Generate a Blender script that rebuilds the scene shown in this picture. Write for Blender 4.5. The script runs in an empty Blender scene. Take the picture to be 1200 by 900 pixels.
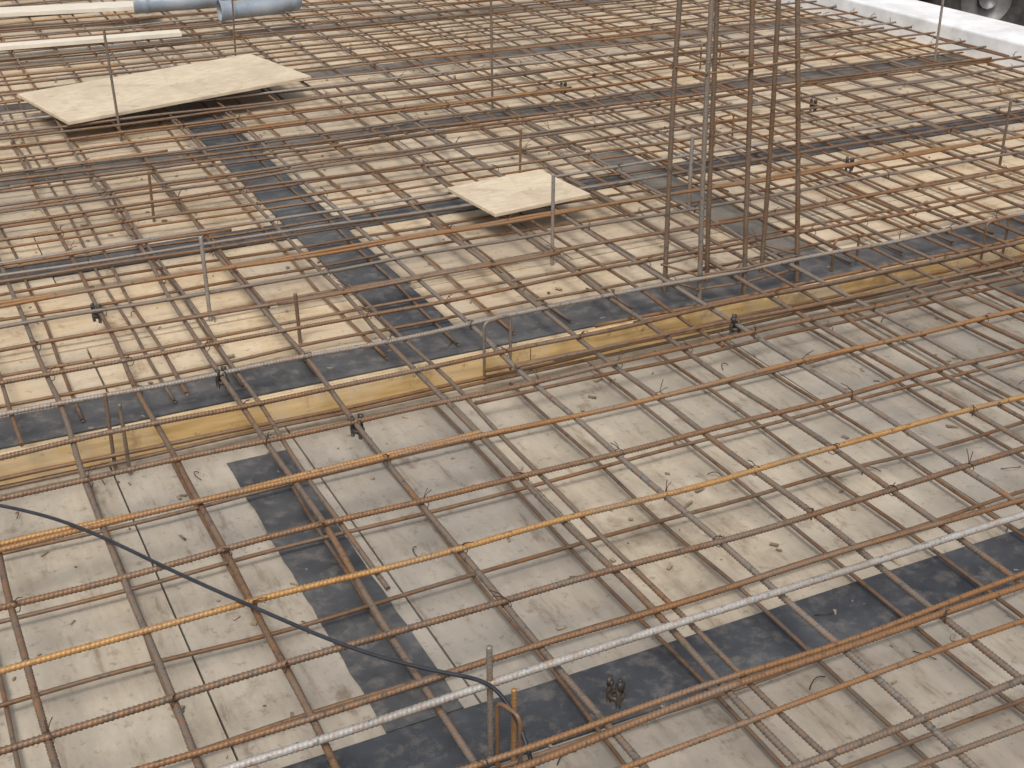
import bpy, math, random
import numpy as np
from mathutils import Vector, Matrix
random.seed(7); rng=np.random.default_rng(11)
sc=bpy.context.scene
sc.view_settings.view_transform='Standard'; sc.view_settings.look='None'; sc.view_settings.exposure=0

# ---------------------------------------------------------------- materials
def new_mat(name):
    m=bpy.data.materials.new(name); m.use_nodes=True
    nt=m.node_tree; b=nt.nodes['Principled BSDF']; return m,nt,b
def N(nt,t,**k):
    n=nt.nodes.new(t)
    for a,v in k.items(): setattr(n,a,v)
    return n
def noise(nt,vec,scale,detail=5,rough=.6,stretch=None):
    if stretch:
        mp=N(nt,'ShaderNodeMapping'); mp.inputs['Scale'].default_value=stretch
        nt.links.new(vec,mp.inputs[0]); vec=mp.outputs[0]
    n=N(nt,'ShaderNodeTexNoise'); n.inputs['Scale'].default_value=scale
    n.inputs['Detail'].default_value=detail; n.inputs['Roughness'].default_value=rough
    nt.links.new(vec,n.inputs['Vector']); return n.outputs['Fac']
def ramp(nt,fac,stops):
    r=N(nt,'ShaderNodeValToRGB'); e=r.color_ramp.elements
    while len(e)<len(stops): e.new(.5)
    for el,(p,c) in zip(e,stops):
        el.position=p; el.color=(c[0],c[1],c[2],1) if hasattr(c,'__len__') else (c,c,c,1)
    nt.links.new(fac,r.inputs[0]); return r.outputs[0]
def mix(nt,f,a,b,mode='MIX'):
    m=N(nt,'ShaderNodeMix',data_type='RGBA',blend_type=mode)
    for s,v in ((m.inputs[0],f),(m.inputs[6],a),(m.inputs[7],b)):
        if hasattr(v,'is_output'): nt.links.new(v,s)
        elif hasattr(v,'__len__'): s.default_value=(v[0],v[1],v[2],1)
        else: s.default_value=v
    return m.outputs[2]
def bump(nt,b,h,strength,dist=.002):
    n=N(nt,'ShaderNodeBump'); n.inputs['Strength'].default_value=strength; n.inputs['Distance'].default_value=dist
    nt.links.new(h,n.inputs['Height']); nt.links.new(n.outputs[0],b.inputs['Normal'])
def attr(nt,name):
    a=N(nt,'ShaderNodeAttribute'); a.attribute_name=name; return a.outputs['Fac']

def mat_rebar():
    m,nt,b=new_mat('rebar_steel'); co=N(nt,'ShaderNodeTexCoord').outputs['Object']
    t=attr(nt,'tint')
    base=ramp(nt,t,[(0,(.40,.39,.37)),(.22,(.165,.14,.115)),(.5,(.155,.095,.058)),(.75,(.28,.145,.062)),(1,(.48,.27,.09))])
    n1=noise(nt,co,3.5,4,.65); n2=noise(nt,co,60,3,.7)
    c=mix(nt,ramp(nt,n1,[(.47,0),(.64,.55)]),base,(.20,.17,.14))
    c=mix(nt,ramp(nt,n1,[(.32,.65),(.44,0)]),c,(.25,.12,.045))
    c=mix(nt,ramp(nt,n2,[(.48,0),(.64,.5)]),c,(.28,.13,.05))
    c=mix(nt,ramp(nt,n2,[(.30,.7),(.44,0)]),c,(.055,.04,.032))
    nt.links.new(c,b.inputs['Base Color'])
    b.inputs['Roughness'].default_value=.50; b.inputs['Metallic'].default_value=.25
    return m
def mat_wire():
    m,nt,b=new_mat('tie_wire_steel')
    co=N(nt,'ShaderNodeTexCoord').outputs['Object']
    c=ramp(nt,noise(nt,co,30,2),[(.35,(.035,.028,.025)),(.65,(.13,.06,.03))]); nt.links.new(c,b.inputs['Base Color'])
    b.inputs['Roughness'].default_value=.6; b.inputs['Metallic'].default_value=.4; return m
def mat_ply(name,stops,grey,stain,grain,greyamt,pale,streak):
    m,nt,b=new_mat(name); co=N(nt,'ShaderNodeTexCoord').outputs['Object']
    p=attr(nt,'tint')
    g=noise(nt,co,3.4,7,.72,grain)
    big=noise(nt,co,1.5,7,.7); med=noise(nt,co,5,6,.74,(1.3,.8,1)); fine=noise(nt,co,34,4,.7)
    c=ramp(nt,g,stops)
    c=mix(nt,ramp(nt,big,[(.44,0),(.56,greyamt)]),c,grey)
    c=mix(nt,ramp(nt,med,[(.52,0),(.62,.5)]),c,pale)
    c=mix(nt,ramp(nt,g,[(.30,streak),(.43,0)]),c,stain)
    c=mix(nt,ramp(nt,med,[(.31,.85),(.42,0)]),c,stain)
    c=mix(nt,ramp(nt,big,[(.28,.7),(.41,0)]),c,tuple(x*.8 for x in stain))
    c=mix(nt,ramp(nt,fine,[(.58,0),(.69,.5)]),c,(.14,.105,.075))
    c=mix(nt,.9,c,ramp(nt,p,[(0,(.72,.70,.68)),(.5,(.90,.88,.85)),(1,(1.0,.95,.86))]),'MULTIPLY')
    nt.links.new(c,b.inputs['Base Color']); b.inputs['Roughness'].default_value=.72
    bump(nt,b,fine,.3,.002); return m
def mat_dark():
    m,nt,b=new_mat('dark_film'); co=N(nt,'ShaderNodeTexCoord').outputs['Object']
    n1=noise(nt,co,3.2,6,.68); n2=noise(nt,co,20,5,.75)
    c=ramp(nt,n1,[(.35,(.022,.025,.032)),(.58,(.046,.052,.064)),(.78,(.12,.125,.13))])
    c=mix(nt,ramp(nt,n2,[(.50,0),(.70,.55)]),c,(.20,.18,.155))
    d=attr(nt,'tint'); dm=N(nt,'ShaderNodeMath',operation='MULTIPLY'); nt.links.new(d,dm.inputs[0]); nt.links.new(ramp(nt,n1,[(.35,.3),(.62,1)]),dm.inputs[1])
    c=mix(nt,dm.outputs[0],c,(.32,.27,.20))
    nt.links.new(c,b.inputs['Base Color'])
    nt.links.new(ramp(nt,n2,[(.3,.42),(.7,.7)]),b.inputs['Roughness'])
    bump(nt,b,n2,.35,.002); return m
def mat_simple(name,c1,c2,scale=10,rough=.6,metal=0,bs=.2,stretch=None,extra=None):
    m,nt,b=new_mat(name); co=N(nt,'ShaderNodeTexCoord').outputs['Object']
    f=noise(nt,co,scale,5,.65,stretch); c=ramp(nt,f,[(.32,c1),(.68,c2)])
    if extra:
        for s,lo,hi,a,col in extra: c=mix(nt,ramp(nt,noise(nt,co,s,5,.7),[(lo,0),(hi,a)]),c,col)
    nt.links.new(c,b.inputs['Base Color']); b.inputs['Roughness'].default_value=rough; b.inputs['Metallic'].default_value=metal
    if bs: bump(nt,b,f,bs,.003)
    return m
M_rebar=mat_rebar(); M_wire=mat_wire()
M_low=mat_ply('plywood_grey',[(.25,(.30,.255,.20)),(.5,(.41,.36,.295)),(.75,(.50,.45,.375))],(.36,.335,.30),(.20,.15,.105),(6,1,1),.6,(.50,.45,.38),.8)
M_up=mat_ply('plywood_beige',[(.25,(.41,.31,.205)),(.5,(.55,.44,.305)),(.75,(.65,.54,.40))],(.49,.43,.355),(.30,.21,.125),(1,6,1),.5,(.66,.565,.435),.6)
M_dark=mat_dark()
M_edge=mat_simple('yellow_timber',(.46,.29,.11),(.72,.51,.24),4,.65,0,.3,(1,12,12),[(2.0,.48,.62,.65,(.56,.49,.38)),(6,.54,.66,.65,(.24,.15,.075)),(25,.58,.68,.6,(.12,.08,.05))])
M_sheet=mat_simple('new_plywood',(.50,.41,.29),(.68,.57,.41),5,.6,0,.1,(2,10,1),[(3,.44,.60,.6,(.45,.36,.26)),(9,.54,.66,.5,(.34,.26,.18)),(30,.60,.7,.5,(.22,.16,.11))])
M_plank=mat_simple('pale_timber',(.58,.52,.42),(.72,.66,.56),6,.6,0,.15,(1,10,1))
M_white=mat_simple('white_concrete',(.60,.61,.62),(.80,.81,.82),5,.75,0,.3,None,[(3,.52,.7,.5,(.45,.43,.40))])
M_black=mat_simple('black_plastic',(.02,.016,.013),(.06,.045,.035),40,.5)
M_cable=mat_simple('cable_rubber',(.012,.014,.018),(.03,.034,.042),20,.4)
M_grey=mat_simple('grey_pvc',(.20,.235,.28),(.30,.34,.39),6,.4,0,0,None,[(8,.5,.7,.5,(.33,.31,.27))])
M_ground=mat_simple('site_soil',(.16,.13,.10),(.30,.26,.21),1.2,.9,0,.6)
M_red=mat_simple('red_paint',(.50,.015,.012),(.62,.03,.02),4,.35,0,0)
M_tyre=mat_simple('tyre_rubber',(.012,.012,.012),(.05,.045,.04),15,.8)
M_chassis=mat_simple('chassis_black',(.01,.01,.011),(.03,.03,.03),8,.5)
M_glass=mat_simple('window_glass',(.02,.03,.035),(.03,.04,.05),2,.05,0,0)
M_rim=mat_simple('steel_rim',(.10,.10,.10),(.22,.21,.20),10,.5,.4,0)

# ---------------------------------------------------------------- mesh builder
class B:
    def __init__(s): s.v=[];s.f=[];s.t=[];s.n=0
    def add(s,v,f,tint):
        v=np.asarray(v,float); s.v.append(v); s.f.append(np.asarray(f,np.int64)+s.n); s.t.append(np.full(len(v),tint) if np.isscalar(tint) else tint); s.n+=len(v)
    def tube(s,path,r,sides=8,tint=.5,ref=(0,0,1),rib=0,pitch=.0095):
        P=np.asarray(path,float); T=np.gradient(P,axis=0); T/=np.linalg.norm(T,axis=1)[:,None]+1e-12
        ref=np.array(ref,float); S=np.cross(T,ref); S/=np.linalg.norm(S,axis=1)[:,None]+1e-12; U=np.cross(S,T)
        d=np.r_[0,np.linalg.norm(np.diff(P,axis=0),axis=1)]; L=np.cumsum(d)
        a=np.arange(sides)*2*np.pi/sides
        rad=np.full((len(P),sides),float(r))
        if rib:
            fine=(d<.0045)[:,None]
            ph=L[:,None]/pitch+np.abs((a-np.pi)/np.pi)[None]*.9
            rad=rad*(1+rib*fine*np.clip(np.sin(2*np.pi*ph)*1.4,-.5,1))
        V=P[:,None]+S[:,None]*(np.cos(a)[None,:]*rad)[...,None]+U[:,None]*(np.sin(a)[None,:]*rad)[...,None]
        n=len(P); i=np.arange(n-1)[:,None]*sides; j=np.arange(sides)[None]; k=(j+1)%sides
        F=np.stack([i+j,i+k,i+sides+k,i+sides+j],-1).reshape(-1,4)
        V=V.reshape(-1,3)
        caps=[]
        for off in (0,(n-1)*sides):
            for q in range(1,sides-2,2): caps.append([off,off+q,off+q+1,off+q+2])
        if caps: F=np.vstack([F,np.array(caps)])
        s.add(V,F,tint)
    def box(s,c,size,rotz=0,tint=.5,tilt=None):
        x,y,z=[q/2 for q in size]
        v=np.array([[sx*x,sy*y,sz*z] for sx in(-1,1) for sy in(-1,1) for sz in(-1,1)])
        M=Matrix.Rotation(rotz,3,'Z')
        if tilt is not None: M=M@Matrix.Rotation(tilt[0],3,'X')@Matrix.Rotation(tilt[1],3,'Y')
        v=v@np.array(M).T+np.array(c)
        f=[[0,1,3,2],[4,6,7,5],[0,4,5,1],[2,3,7,6],[0,2,6,4],[1,5,7,3]]
        s.add(v,f,tint)
    def obj(s,name,mat,smooth=True,parent=None,bevel=0):
        V=np.vstack(s.v).astype(np.float32); F=np.vstack(s.f).astype(np.int32); T=np.concatenate(s.t).astype(np.float32)
        me=bpy.data.meshes.new(name); me.vertices.add(len(V)); me.vertices.foreach_set('co',V.ravel())
        me.loops.add(F.size); me.loops.foreach_set('vertex_index',F.ravel())
        me.polygons.add(len(F)); me.polygons.foreach_set('loop_start',np.arange(0,F.size,4,dtype=np.int32))
        me.polygons.foreach_set('use_smooth',np.full(len(F),smooth))
        me.update(calc_edges=True); at=me.attributes.new('tint','FLOAT','POINT'); at.data.foreach_set('value',T)
        me.materials.append(mat); o=bpy.data.objects.new(name,me); sc.collection.objects.link(o)
        if bevel:
            md=o.modifiers.new('bevel','BEVEL'); md.width=bevel; md.segments=2
        if parent: o.parent=parent
        return o

# ---------------------------------------------------------------- decks (panels)
Z_UP=.085; STEP=3.32; XE=5.85
def panels(b,x0,x1,y0,y1,px,py,ztop,gap=.005,th=.021,stag=True):
    row=0; y=y0
    while y<y1-1e-6:
        ye=min(y+py,y1); x=x0-(px*.5 if (row%2 and stag) else 0)
        while x<x1-1e-6:
            xa=max(x,x0); xe=min(x+px,x1)
            if xe-xa>.02:
                dz=random.uniform(-.0015,.0015); g=gap*random.uniform(.6,1.5)
                b.box(((xa+xe)/2,(y+ye)/2,ztop-th/2+dz),(xe-xa-g,ye-y-g,th),tint=random.random())
            x+=px
        y=ye; row+=1
b=B(); panels(b,-3,XE,-2.5,1.865,1.22,.61,0); panels(b,-3+.39,XE,1.865,3.318,.5,1.45,0,stag=False)
b.box((1.4,.4,-.06),(8.9,5.8,.06),tint=.1)
b.obj('formwork_deck',M_low,False)
b=B(); panels(b,-3,XE,3.345,13,1.15,.575,Z_UP); b.box((1.42,8.17,Z_UP-.06),(8.8,9.6,.06),tint=.1)
b.obj('formwork_deck',M_up,False)
b=B(); 
x=-3
for L in (2.1,2.6,2.4,1.75):
    b.box((x+L/2,STEP+.012,.042),(L-.004,.024,.088),tint=.5); x+=L
b.obj('timber_edge_board',M_edge,False,bevel=.002)
b=B()
def strip(x0,x1,y0,y1,z,dust=.0):
    n=24; lx=(x1-x0)>(y1-y0)
    t=np.linspace(0,1,n); e1=rng.normal(0,.0014,n); e2=rng.normal(0,.0014,n)
    V=[]
    for i in range(n):
        if lx:
            x=x0+(x1-x0)*t[i]; V+= [[x,y0+e1[i],z],[x,y1+e2[i],z],[x,y1+e2[i],z+.003],[x,y0+e1[i],z+.003]]
        else:
            y=y0+(y1-y0)*t[i]; V+= [[x1+e1[i],y,z],[x0+e2[i],y,z],[x0+e2[i],y,z+.003],[x1+e1[i],y,z+.003]]
    F=[]
    for i in range(n-1):
        for j in range(4): k=(j+1)%4; F.append([i*4+j,i*4+4+j,i*4+4+k,i*4+k][::-1])
    F+= [[0,1,2,3],[(n-1)*4+3,(n-1)*4+2,(n-1)*4+1,(n-1)*4]]
    b.add(V,F,dust)
strip(-3,XE-.05,1.775,1.95,.003,.05); strip(.68,.85,1.955,3.16,.003,.12); strip(.68,.85,-2,1.77,.003,.1)
strip(3.5,3.68,2.75,3.27,.003,.3)
for (y0,y1,du) in ((3.36,3.54,.15),(4.57,4.74,.12),(5.72,5.88,.35),(6.95,7.09,.5),(8.15,8.29,.65),(9.4,9.5,.7)):
    strip(-3,XE-.05,y0,y1,Z_UP+.003,du)
strip(1.34,1.54,3.545,6.4,Z_UP+.0075,.12); strip(2.86,3.02,3.545,5.0,Z_UP+.0075,.5)
b.obj('dark_film_strip',M_dark,False)

# ---------------------------------------------------------------- rebar
def samples(a,b_,f0,f1,step,coarse=.06):
    parts=[]
    if a<f0: parts.append(np.arange(a,min(f0,b_),coarse))
    lo,hi=max(a,f0),min(b_,f1)
    if hi>lo: parts.append(np.arange(lo,hi,step))
    if b_>f1: parts.append(np.arange(max(f1,a),b_,coarse))
    x=np.concatenate(parts); return x[np.r_[True,np.diff(x)>1e-4]]
def wav(x,amp):
    return sum(amp/k*np.sin(x*2*np.pi/(1.9/k)+random.uniform(0,6.3)) for k in (1,2,3))
def barX(b,y,z,r,x0,x1,tint,slope=0,fine=True,amp=.005,rib=.15):
    xs=samples(x0,x1,-.1,3.4,.0027) if fine else np.arange(x0,x1,.06)
    P=np.stack([xs,y+slope*(xs-1.5)+wav(xs,amp),z+wav(xs,amp*.5)],1)
    b.tube(P,r,8 if fine else 6,tint,rib=rib if fine else 0)
def barY(b,x,z,r,y0,y1,tint,slope=0,fine=True,amp=.005):
    ys=samples(y0,y1,1.2,3.5,.0027) if fine else np.arange(y0,y1,.06)
    P=np.stack([x+slope*(ys-3)+wav(ys,amp),ys,z+wav(ys,amp*.5)],1)
    b.tube(P,r,8 if fine else 6,tint,rib=.15 if fine else 0)
def tin(): 
    u=random.random()
    return random.uniform(0.1,.3) if u<.2 else (random.uniform(.35,.62) if u<.68 else random.uniform(.62,.88))
top=B(); ZA=.180; ZB=.167; RT=.0070
A_top=[(.70,.4),(.92,.3),(1.14,.45),(1.37,.35),(1.59,.6),(2.03,.5),(2.255,.93),(2.475,.55),(2.70,.78),(2.925,.55),(3.14,.5),(3.365,.12)]
for y,t in A_top: barX(top,y,ZA,RT,-2.5,XE-.02,t,random.uniform(-.004,.004))
barX(top,2.722,ZA+.001,RT,-2.5,1.25,.9,.004); barX(top,1.62,ZA,.0058,-2.5,XE-.1,.7,.006)
barX(top,1.50,ZA+.001,.0055,-2.5,XE-.1,.7,.012); barX(top,1.27,ZA+.001,.0055,-2.5,XE-.1,.3,-.01)
barX(top,1.862,ZA+.002,.0062,-2.5,XE-.1,.6,-.006); barX(top,3.03,ZA,.006,1.5,XE-.1,.5,-.01)
barX(top,1.79,ZA+.014,.0080,-2.5,5.2,.0,0,amp=.002,rib=.10)   # thick clean bar on top
y=3.57; A_far=[]
while y<12.6:
    A_far.append(y); fine=y<3.7
    barX(top,y,ZA,.0062,-2.5,XE-.02,tin(),random.uniform(-.008,.008),fine)
    if random.random()<.35:
        s=random.uniform(-1,4.5); barX(top,y+random.choice((-.016,.016)),ZA,.006,s,s+random.uniform(1,2.5),tin(),random.uniform(-.02,.02),False)
    y+=.20+random.uniform(-.025,.025)
barX(top,4.11,ZA+.013,.0065,-1,4.4,.72,.0,False); barX(top,4.36,ZA+.013,.006,-1,2.9,.16,-.02,False)
barX(top,5.05,ZA+.013,.006,-1,5.2,.3,.015,False); barX(top,5.42,ZA+.013,.007,-.5,5.6,.5,-.02,False)
barX(top,6.1,ZA+.013,.006,-.5,5.6,.45,.03,False)
B_top=[-.62,-.39,-.17,.06,.29,.51,.74,.985,1.25,1.52,1.78,2.02,2.26,2.49,2.72,2.96,3.2,3.43,3.66,3.9,4.13,4.36,4.6,4.83,5.06,5.3,5.53,5.75]
for i,x in enumerate(B_top):
    t=random.choice((.18,.25,.3,.45,.5,.4)); s=random.uniform(-.005,.005)
    cut=random.uniform(4.2,7.5)
    barY(top,x,ZB,RT if x<3 else .0062,-2,cut,t,s,x<4)
    barY(top,x+.015+s*(cut-3),ZB,.006,cut-.6,12.6,tin(),0,False)
for x,a,c,t in ((1.30,1.0,3.9,.3),(.785,2.2,5.4,.25),(2.6,1.9,6,.4),(3.08,2.1,6,.3),(3.32,2.2,6,.55),(3.54,2.2,6,.3),(2.13,2.9,6.4,.5),(.62,3.3,8,.5),(.17,3.2,8,.5)):
    barY(top,x,ZB-.0005,.0058,a,c,t,random.uniform(-.008,.008),x<3)
low=B()
for k,y in enumerate(np.arange(.75,3.25,.30)):
    barX(low,y+.09+random.uniform(-.015,.015),.033,.0052,-2.5,XE-.05,random.uniform(.42,.58),random.uniform(-.004,.004),False)
for x in np.arange(-.6,5.7,.26):
    barY(low,x+.11+random.uniform(-.03,.03),.0235,.0052,-2,3.27,random.uniform(.38,.56),random.uniform(-.006,.006),False)
for y,z,t,x0 in ((3.085,.06,.6,1.4),(3.16,.10,.6,1.7),(3.235,.075,.7,1.5),(3.27,.13,.7,1.9),(3.2,.15,.5,2.0),(3.26,.045,.6,-1.5)):
    barX(low,y,z,.006,x0,XE-.05,t,random.uniform(-.004,.004),False)
y=3.5
while y<12.6:
    barX(low,y+.07,Z_UP+.030,.0052,-2.5,XE-.05,random.uniform(.35,.7),random.uniform(-.006,.006),False); y+=.22+random.uniform(-.03,.03)
x=-.65
while x<5.75:
    barY(low,x+.1,Z_UP+.019,.0052,3.4,12.6,random.uniform(.3,.7),random.uniform(-.004,.004),False); x+=.22+random.uniform(-.03,.03)
top.obj('rebar_mesh',M_rebar); low.obj('rebar_mesh',M_rebar)

# tie wires
w=B()
def tie(x,y,z,s=1):
    a=random.choice((-1,1))*math.pi/4+random.uniform(-.2,.2); c,sn=math.cos(a),math.sin(a); R=.0105*s
    P=[]
    for t in np.linspace(0,2*np.pi,9): P.append([x+c*R*1.25*math.cos(t),y+sn*R*1.25*math.cos(t),z+.015*math.sin(t)])
    w.tube(P,.0012,4,.5,ref=(-sn,c,0.01))
    l=random.uniform(.015,.035); q=random.uniform(0,6.28)
    for dq in (0,.5):
        e=np.array([math.cos(q+dq),math.sin(q+dq),random.uniform(.1,.9)])*l
        p0=np.array([x,y,z+.013]); w.tube([p0,p0+e*.5+[0,0,.004],p0+e],.0011,4,.5,ref=(.1,.2,1))
for (y,_) in A_top:
    for x in B_top:
        if -.2<x<4.5 and random.random()<.5: tie(x,y,.174)
for y in A_far:
    for x in B_top:
        if x>0 and y<8 and random.random()<.35: tie(x+(.01),y,.174,1.15)
for i in range(120):
    x=random.uniform(0,5.5); y=random.uniform(1.1,8); z=.004 if y<3.25 else Z_UP+.004
    if 3.25<y<3.36: continue
    q=random.uniform(0,6.28); l=random.uniform(.02,.06); k=random.uniform(-1.5,1.5)
    w.tube([[x+math.cos(q+k*t)*l*t,y+math.sin(q+k*t)*l*t,z+.010*math.sin(t*3)] for t in np.linspace(0,1,6)],.0013,4,.5,ref=(0,.01,1))
w.obj('tie_wire',M_wire)
# wood chips / crumbs of dirt on the deck
w=B()
for i in range(900):
    x=random.uniform(0,5.6); y=random.uniform(1.1,8.5)
    if 3.25<y<3.36: continue
    z=.0035 if y<3.25 else Z_UP+.0045; s=random.choice((.004,.006,.009,.014))
    w.box((x,y,z+.001),(s*random.uniform(.8,2.5),s*random.uniform(.4,1),.003),random.uniform(0,3),random.random(),(random.uniform(-.2,.2),random.uniform(-.2,.2)))
M_chip=mat_simple('debris',(.06,.04,.028),(.45,.36,.25),9,.8,0,0)
w.obj('wood_chips',M_chip,False)

# small spacer clips hung on the crossings
def clip(x,y,rot,s=1):
    b=B(); z0=.132; h=.04
    for q in range(3):
        a=rot+q*2*math.pi/3; f=np.array([x+math.cos(a)*.016*s,y+math.sin(a)*.016*s,z0]); t=np.array([x+math.cos(a)*.009,y+math.sin(a)*.009,z0+h+.012])
        b.tube([f,(f+t)/2+[math.cos(a)*.004,math.sin(a)*.004,0],t],.0058*s,6,.5,ref=(math.sin(a),-math.cos(a),0))
    b.tube([[x+math.cos(t)*.014*s,y+math.sin(t)*.014*s,z0+.02] for t in np.linspace(0,2*np.pi,13)],.006,6,.5)
    for a in (rot,rot+2.4):
        b.box((x+math.cos(a)*.014,y+math.sin(a)*.014,z0+h+.012),(.008,.014,.016),a)
    b.obj('rebar_spacer_clip',M_black)
for x,y in ((.985,2.925),(1.06,1.70),(.74,3.365),(2.26,3.03),(.51,4.0),(3.66,4.2),(4.13,5.05),(3.2,5.9)): clip(x,y,random.random()*3,.9)

# ---------------------------------------------------------------- verticals
def vbar(x,y,z0,h,r,t,lean=(0,0),name='vertical_rebar_stub'):
    b=B(); n=max(6,int(h/.0028)); s=np.linspace(0,1,n)
    P=np.stack([x+lean[0]*s,y+lean[1]*s,z0+h*s],1); b.tube(P,r,8,t,ref=(1,0,0),rib=.13); b.obj(name,M_rebar)
for a in ((2.08,3.90,Z_UP,.34,.0065,.1),(.85,3.95,Z_UP,.29,.0065,.08),(1.01,6.18,Z_UP,.52,.006,.2),(2.79,5.89,Z_UP,.9,.006,.3),
          (2.85,4.19,Z_UP,.30,.008,.1),(5.4,5.6,Z_UP,.5,.007,.1),(4.39,4.07,Z_UP,.30,.006,.3),(.84,1.80,.006,.275,.0062,.15),
          (.9,5.0,Z_UP,.2,.0055,.5),(2.45,4.9,Z_UP,.2,.0055,.6),(1.95,7.6,Z_UP,.4,.005,.5),
          (.40,3.27,.006,.225,.0052,.45),(.43,3.22,.006,.215,.0052,.3),(1.06,3.66,Z_UP,.17,.006,.5),
          (.862,1.745,.006,.20,.0055,.85)):
    vbar(*a,lean=(random.uniform(-.015,.015),random.uniform(-.015,.015)))
def hook(x,y,z0,ztop,wd,ang,t,r=.0045):
    b=B(); dx,dy=math.cos(ang),math.sin(ang); rc=.018
    prof=[(-wd/2,z0),(-wd/2,ztop-rc)]+[(-wd/2+rc-rc*math.cos(q),ztop-rc+rc*math.sin(q)) for q in np.linspace(.3,math.pi/2,5)]
    prof+= [(wd/2-rc+rc*math.sin(q),ztop-rc+rc*math.cos(q)) for q in np.linspace(0,math.pi/2-.3,5)]+[(wd/2,ztop-rc),(wd/2,z0+.02)]
    dense=[]
    for p,q in zip(prof[:-1],prof[1:]):
        m=max(1,int(math.hypot(q[0]-p[0],q[1]-p[1])/.003)); dense+=[(p[0]+(q[0]-p[0])*k/m,p[1]+(q[1]-p[1])*k/m) for k in range(m)]
    dense.append(prof[-1])
    b.tube([[x+dx*u,y+dy*u,z] for u,z in dense],r,8,t,ref=(-dy,dx,0),rib=.12,pitch=.008); b.obj('rebar_stirrup',M_rebar)
for x,y,z0,zt,wd,an,t in ((1.56,3.27,.02,.225,.10,.2,.2),
        (2.99,3.40,Z_UP,.21,.12,.1,.5),(3.6,3.3,.02,.21,.12,.1,.55),(4.2,3.3,.02,.21,.12,.1,.5),
        (3.5,4.9,Z_UP,.22,.12,.2,.7),(4.3,6.2,Z_UP,.23,.14,.1,.6),(.83,1.70,.006,.205,.06,1.9,.5)):
    hook(x,y,z0,zt,wd,an,t)
# column cage
cage=bpy.data.objects.new('column_rebar_cage',None); sc.collection.objects.link(cage)
R=np.array([.897,-.4415])
cb=B(); ends=[]
for x,y,l,t in ((2.30,3.50,.0,.35),(2.49,3.51,.045,.42),(2.71,3.50,.03,.5),(2.36,3.37,.03,.17),(2.545,3.36,.07,.45),(2.77,3.37,.105,.5)):
    H=1.75; s=np.linspace(0,1,640); ln=-l*1.5*R
    P=np.stack([x+ln[0]*s+.004*np.sin(s*7+x*9),y+ln[1]*s,.0+H*s],1)
    cb.tube(P,.0082,8,t,ref=(1,0,0),rib=.13); ends.append((P[0],P[-1]))
o=cb.obj('main_bars',M_rebar,parent=cage)
def at(i,z): p,q=ends[i]; k=z/1.75; return p+(q-p)*k
tb=B()
for z in (.14,.19,.86,1.30,1.6):
    order=[0,1,2,5,4,3,0]; ctr=sum(at(i,z) for i in range(6))/6; pts=[]
    for i in order:
        p=at(i,z); d=p-ctr; d[2]=0; pts.append(p+d/np.linalg.norm(d)*.012)
    for p,q in zip(pts[:-1],pts[1:]):
        e=(q-p)/np.linalg.norm(q-p)*.006; tb.tube([p-e,p,q,q+e],.004,6,.6)
tb.obj('stirrups',M_rebar,parent=cage)

# ---------------------------------------------------------------- cable
P=np.array([[-1.5,3.6,.195],[-.4,3.25,.195],[.09,2.90,.196],[.26,2.66,.194],[.38,2.43,.193],[.51,2.21,.195],[.65,1.98,.192],[.79,1.83,.20],[.835,1.77,.215],[.85,1.67,.17],[.82,1.55,.10],[.80,1.35,.02],[.7,.9,.02]])
cu=bpy.data.curves.new('power_cable','CURVE'); cu.dimensions='3D'; cu.bevel_depth=.0042; cu.bevel_resolution=3; cu.resolution_u=16
sp=cu.splines.new('NURBS'); sp.points.add(len(P)-1)
for i,p in enumerate(P): sp.points[i].co=(*p,1)
sp.order_u=4; sp.use_endpoint_u=True
o=bpy.data.objects.new('power_cable',cu); cu.materials.append(M_cable); sc.collection.objects.link(o)

# ---------------------------------------------------------------- plywood sheets, planks
b=B(); b.box((0,0,0),(1.28,.64,.016)); o=b.obj('plywood_sheet',M_sheet,False,bevel=.0015); o.location=(1.34,6.62,.211); o.rotation_euler=(math.radians(.3),math.radians(-.8),math.radians(12.5))
b=B(); b.box((0,0,0),(.43,.36,.014)); o=b.obj('plywood_sheet',M_sheet,False,bevel=.0015); o.location=(2.185,4.385,.2); o.rotation_euler=(math.radians(.3),math.radians(-.3),math.radians(6))
b=B(); b.box((0,0,0),(2.4,.09,.025)); o=b.obj('timber_plank',M_plank,False,bevel=.002); o.location=(.52,8.0,.2); o.rotation_euler=(0,0,math.radians(-4))
b=B(); b.box((0,0,0),(2.6,.2,.027)); o=b.obj('timber_plank',M_plank,False,bevel=.002); o.location=(.5,9.1,.2); o.rotation_euler=(0,0,math.radians(-10))

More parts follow.
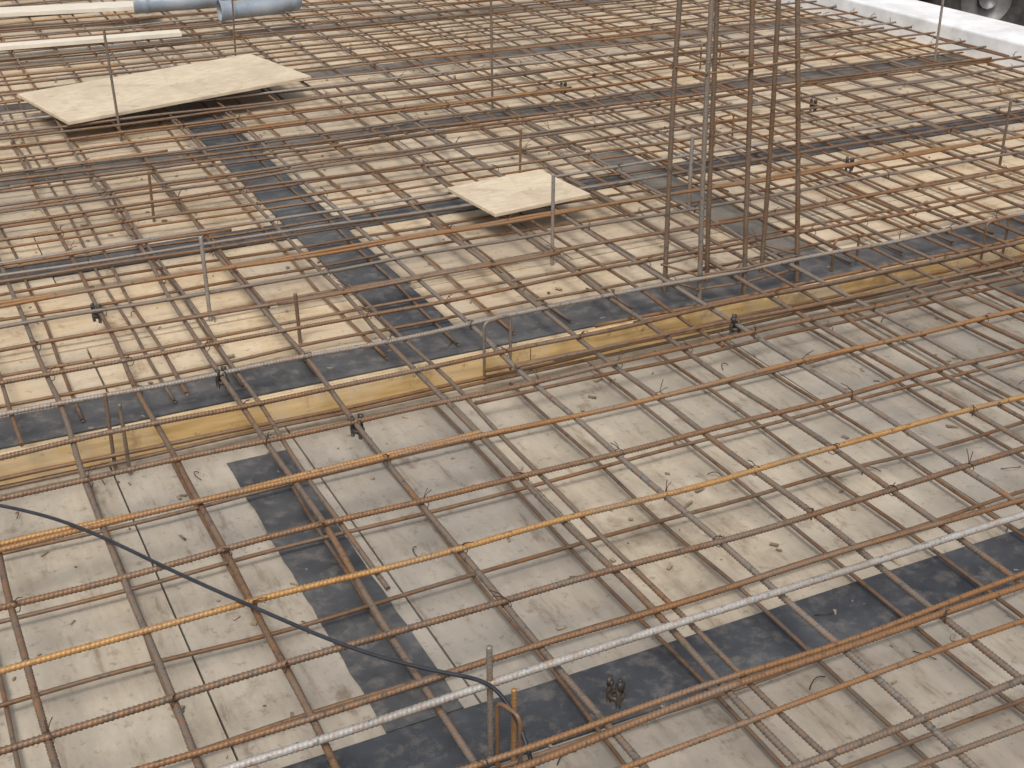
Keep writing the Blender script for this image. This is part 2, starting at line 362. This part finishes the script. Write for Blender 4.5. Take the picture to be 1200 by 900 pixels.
# grey drain pipe fittings
def pipe(x,y,rot):
    b=B()
    def lathe(prof,path):
        rr=np.array(prof); P=np.array(path,float); sides=20
        T=np.gradient(P,axis=0); T/=np.linalg.norm(T,axis=1)[:,None]; ref=np.array([0,0,1.]); S=np.cross(T,ref); S/=np.linalg.norm(S,axis=1)[:,None]; U=np.cross(S,T)
        a=np.arange(sides)*2*np.pi/sides
        V=P[:,None]+S[:,None]*(np.cos(a)[None]*rr[:,None])[...,None]+U[:,None]*(np.sin(a)[None]*rr[:,None])[...,None]
        n=len(P); i=np.arange(n-1)[:,None]*sides; j=np.arange(sides)[None]; k=(j+1)%sides
        b.add(V.reshape(-1,3),np.stack([i+j,i+k,i+sides+k,i+sides+j],-1).reshape(-1,4),.5)
    s=np.linspace(0,1,40); path=np.stack([s*.52-.26,.12*np.clip((s-.55)/.45,0,1)**1.6,np.zeros(40)],1)
    r=np.where(s<.16,.060,.050); r=np.where(s>.88,.058,r); r=np.where((s<.03)|((s>.145)&(s<.16)),.064,r); r=np.where((s>.3)&(s<.32),.053,r)
    lathe(r,path); lathe(r[::-1]*.93,path[::-1]+[0.0004,0,0])
    o=b.obj('drain_pipe_fitting',M_grey); o.location=(x,y,.251); o.rotation_euler=(0,0,rot)
pipe(2.29,8.20,0.0); pipe(1.86,8.60,-.25)

# ---------------------------------------------------------------- kerb, ground, truck
b=B(); b.box((6.03,5.2,-.02),(.38,17,.50)); b.obj('slab_edge_upstand',M_white,False,bevel=.012)
b=B(); b.box((0,0,0),(400,400,.1)); o=b.obj('ground',M_ground,False); o.location=(0,0,-.45)
truck=bpy.data.objects.new('parked_truck',None); sc.collection.objects.link(truck)
def tb_box(name,c,s,mat,bv=.03):
    b=B(); b.box(c,s); return b.obj(name,mat,False,parent=truck,bevel=bv)
def wheel(name,x,y):
    b=B(); prof=[(.20,-.11),(.30,-.125),(.385,-.12),(.41,-.09),(.41,.09),(.385,.12),(.30,.125),(.20,.11)]
    n=36; V=[];F=[]
    for i in range(n):
        a=2*math.pi*i/n
        for k,(r,o_) in enumerate(prof):
            rr=r+(.008 if (i%2 and r>.4) else 0); V.append([x+math.cos(a)*rr,y+o_,.41+math.sin(a)*rr])
    for i in range(n):
        for k in range(8):
            F.append([i*8+k,i*8+(k+1)%8,((i+1)%n)*8+(k+1)%8,((i+1)%n)*8+k])
    b.add(V,F,.5); b.obj(name,M_tyre,True,parent=truck)
    b=B(); b.tube([[x,y-.07,.41],[x,y-.04,.41],[x,y+.07,.41]],.205,20,.5,ref=(0,0,1)); b.tube([[x,y-.12,.41],[x,y,.41]],.07,12,.5); b.obj(name+'_rim',M_rim,True,parent=truck)
for i,(x,y) in enumerate(((.78,0.12),(.78,1.75),(4.0,.12),(4.0,1.75))): wheel('wheel_%d'%(i+1),x,y)
tb_box('bumper',(.10,.95,.47),(.24,1.95,.34),M_red); tb_box('cab',(.95,.95,1.65),(1.5,1.95,1.7),M_red,.08)
tb_box('windscreen',(.19,.95,1.95),(.02,1.6,.7),M_glass,.005); tb_box('side_window',(.9,-.03,2.0),(.8,.02,.55),M_glass,.005)
tb_box('chassis_rail_1',(3.0,.55,.72),(5.2,.1,.2),M_chassis,.01); tb_box('chassis_rail_2',(3.0,1.35,.72),(5.2,.1,.2),M_chassis,.01)
tb_box('axle_front',(.78,.95,.41),(.12,1.5,.12),M_chassis,.01); tb_box('axle_rear',(4.0,.95,.41),(.16,1.5,.16),M_chassis,.01)
tb_box('fuel_tank',(2.3,.25,.55),(.9,.4,.42),M_chassis,.06); tb_box('step',(1.5,.1,.5),(.3,.3,.3),M_chassis,.02)
tb_box('mudguard',(.78,.12,.90),(.98,.3,.06),M_chassis,.02)
tb_box('load_bed',(3.9,.95,.95),(3.8,2.0,.12),M_chassis,.01); tb_box('bed_side_1',(3.9,-.04,1.25),(3.8,.04,.5),M_red,.01); tb_box('bed_side_2',(3.9,1.94,1.25),(3.8,.04,.5),M_red,.01); tb_box('bed_front',(2.02,.95,1.3),(.04,1.9,.6),M_red,.01)
truck.location=(6.85,7.70,-.4); truck.rotation_euler=(0,0,math.radians(-24))

# ---------------------------------------------------------------- light + camera
el,az=math.radians(58),math.radians(215)   # soft hazy daylight
wd=bpy.data.worlds.new('World'); sc.world=wd; wd.use_nodes=True; nt=wd.node_tree
bg=nt.nodes['Background']; sky=N(nt,'ShaderNodeTexSky',sky_type='NISHITA'); sky.sun_disc=False; sky.sun_elevation=el; sky.sun_rotation=az
sky.air_density=1; sky.dust_density=4; sky.ozone_density=.6
hs=N(nt,'ShaderNodeHueSaturation'); hs.inputs['Saturation'].default_value=.32
nt.links.new(sky.outputs[0],hs.inputs['Color']); nt.links.new(hs.outputs[0],bg.inputs[0]); bg.inputs[1].default_value=.15
sd=bpy.data.lights.new('sun','SUN'); sd.energy=2.0; sd.angle=math.radians(20); sd.color=(1,.96,.89)
so=bpy.data.objects.new('sun',sd); sc.collection.objects.link(so)
d=Vector((math.sin(az)*math.cos(el),math.cos(az)*math.cos(el),math.sin(el))); so.rotation_euler=d.to_track_quat('Z','Y').to_euler()
cd=bpy.data.cameras.new('camera'); cam=bpy.data.objects.new('camera',cd); sc.collection.objects.link(cam); sc.camera=cam
cd.sensor_width=36; cd.lens=46.2; cd.clip_end=500; cd.clip_start=.05
th=math.radians(26.6); f=Vector((.4415*math.cos(th),.897*math.cos(th),-math.sin(th)))
cam.location=(0,0,1.82); cam.rotation_euler=f.to_track_quat('-Z','Y').to_euler()
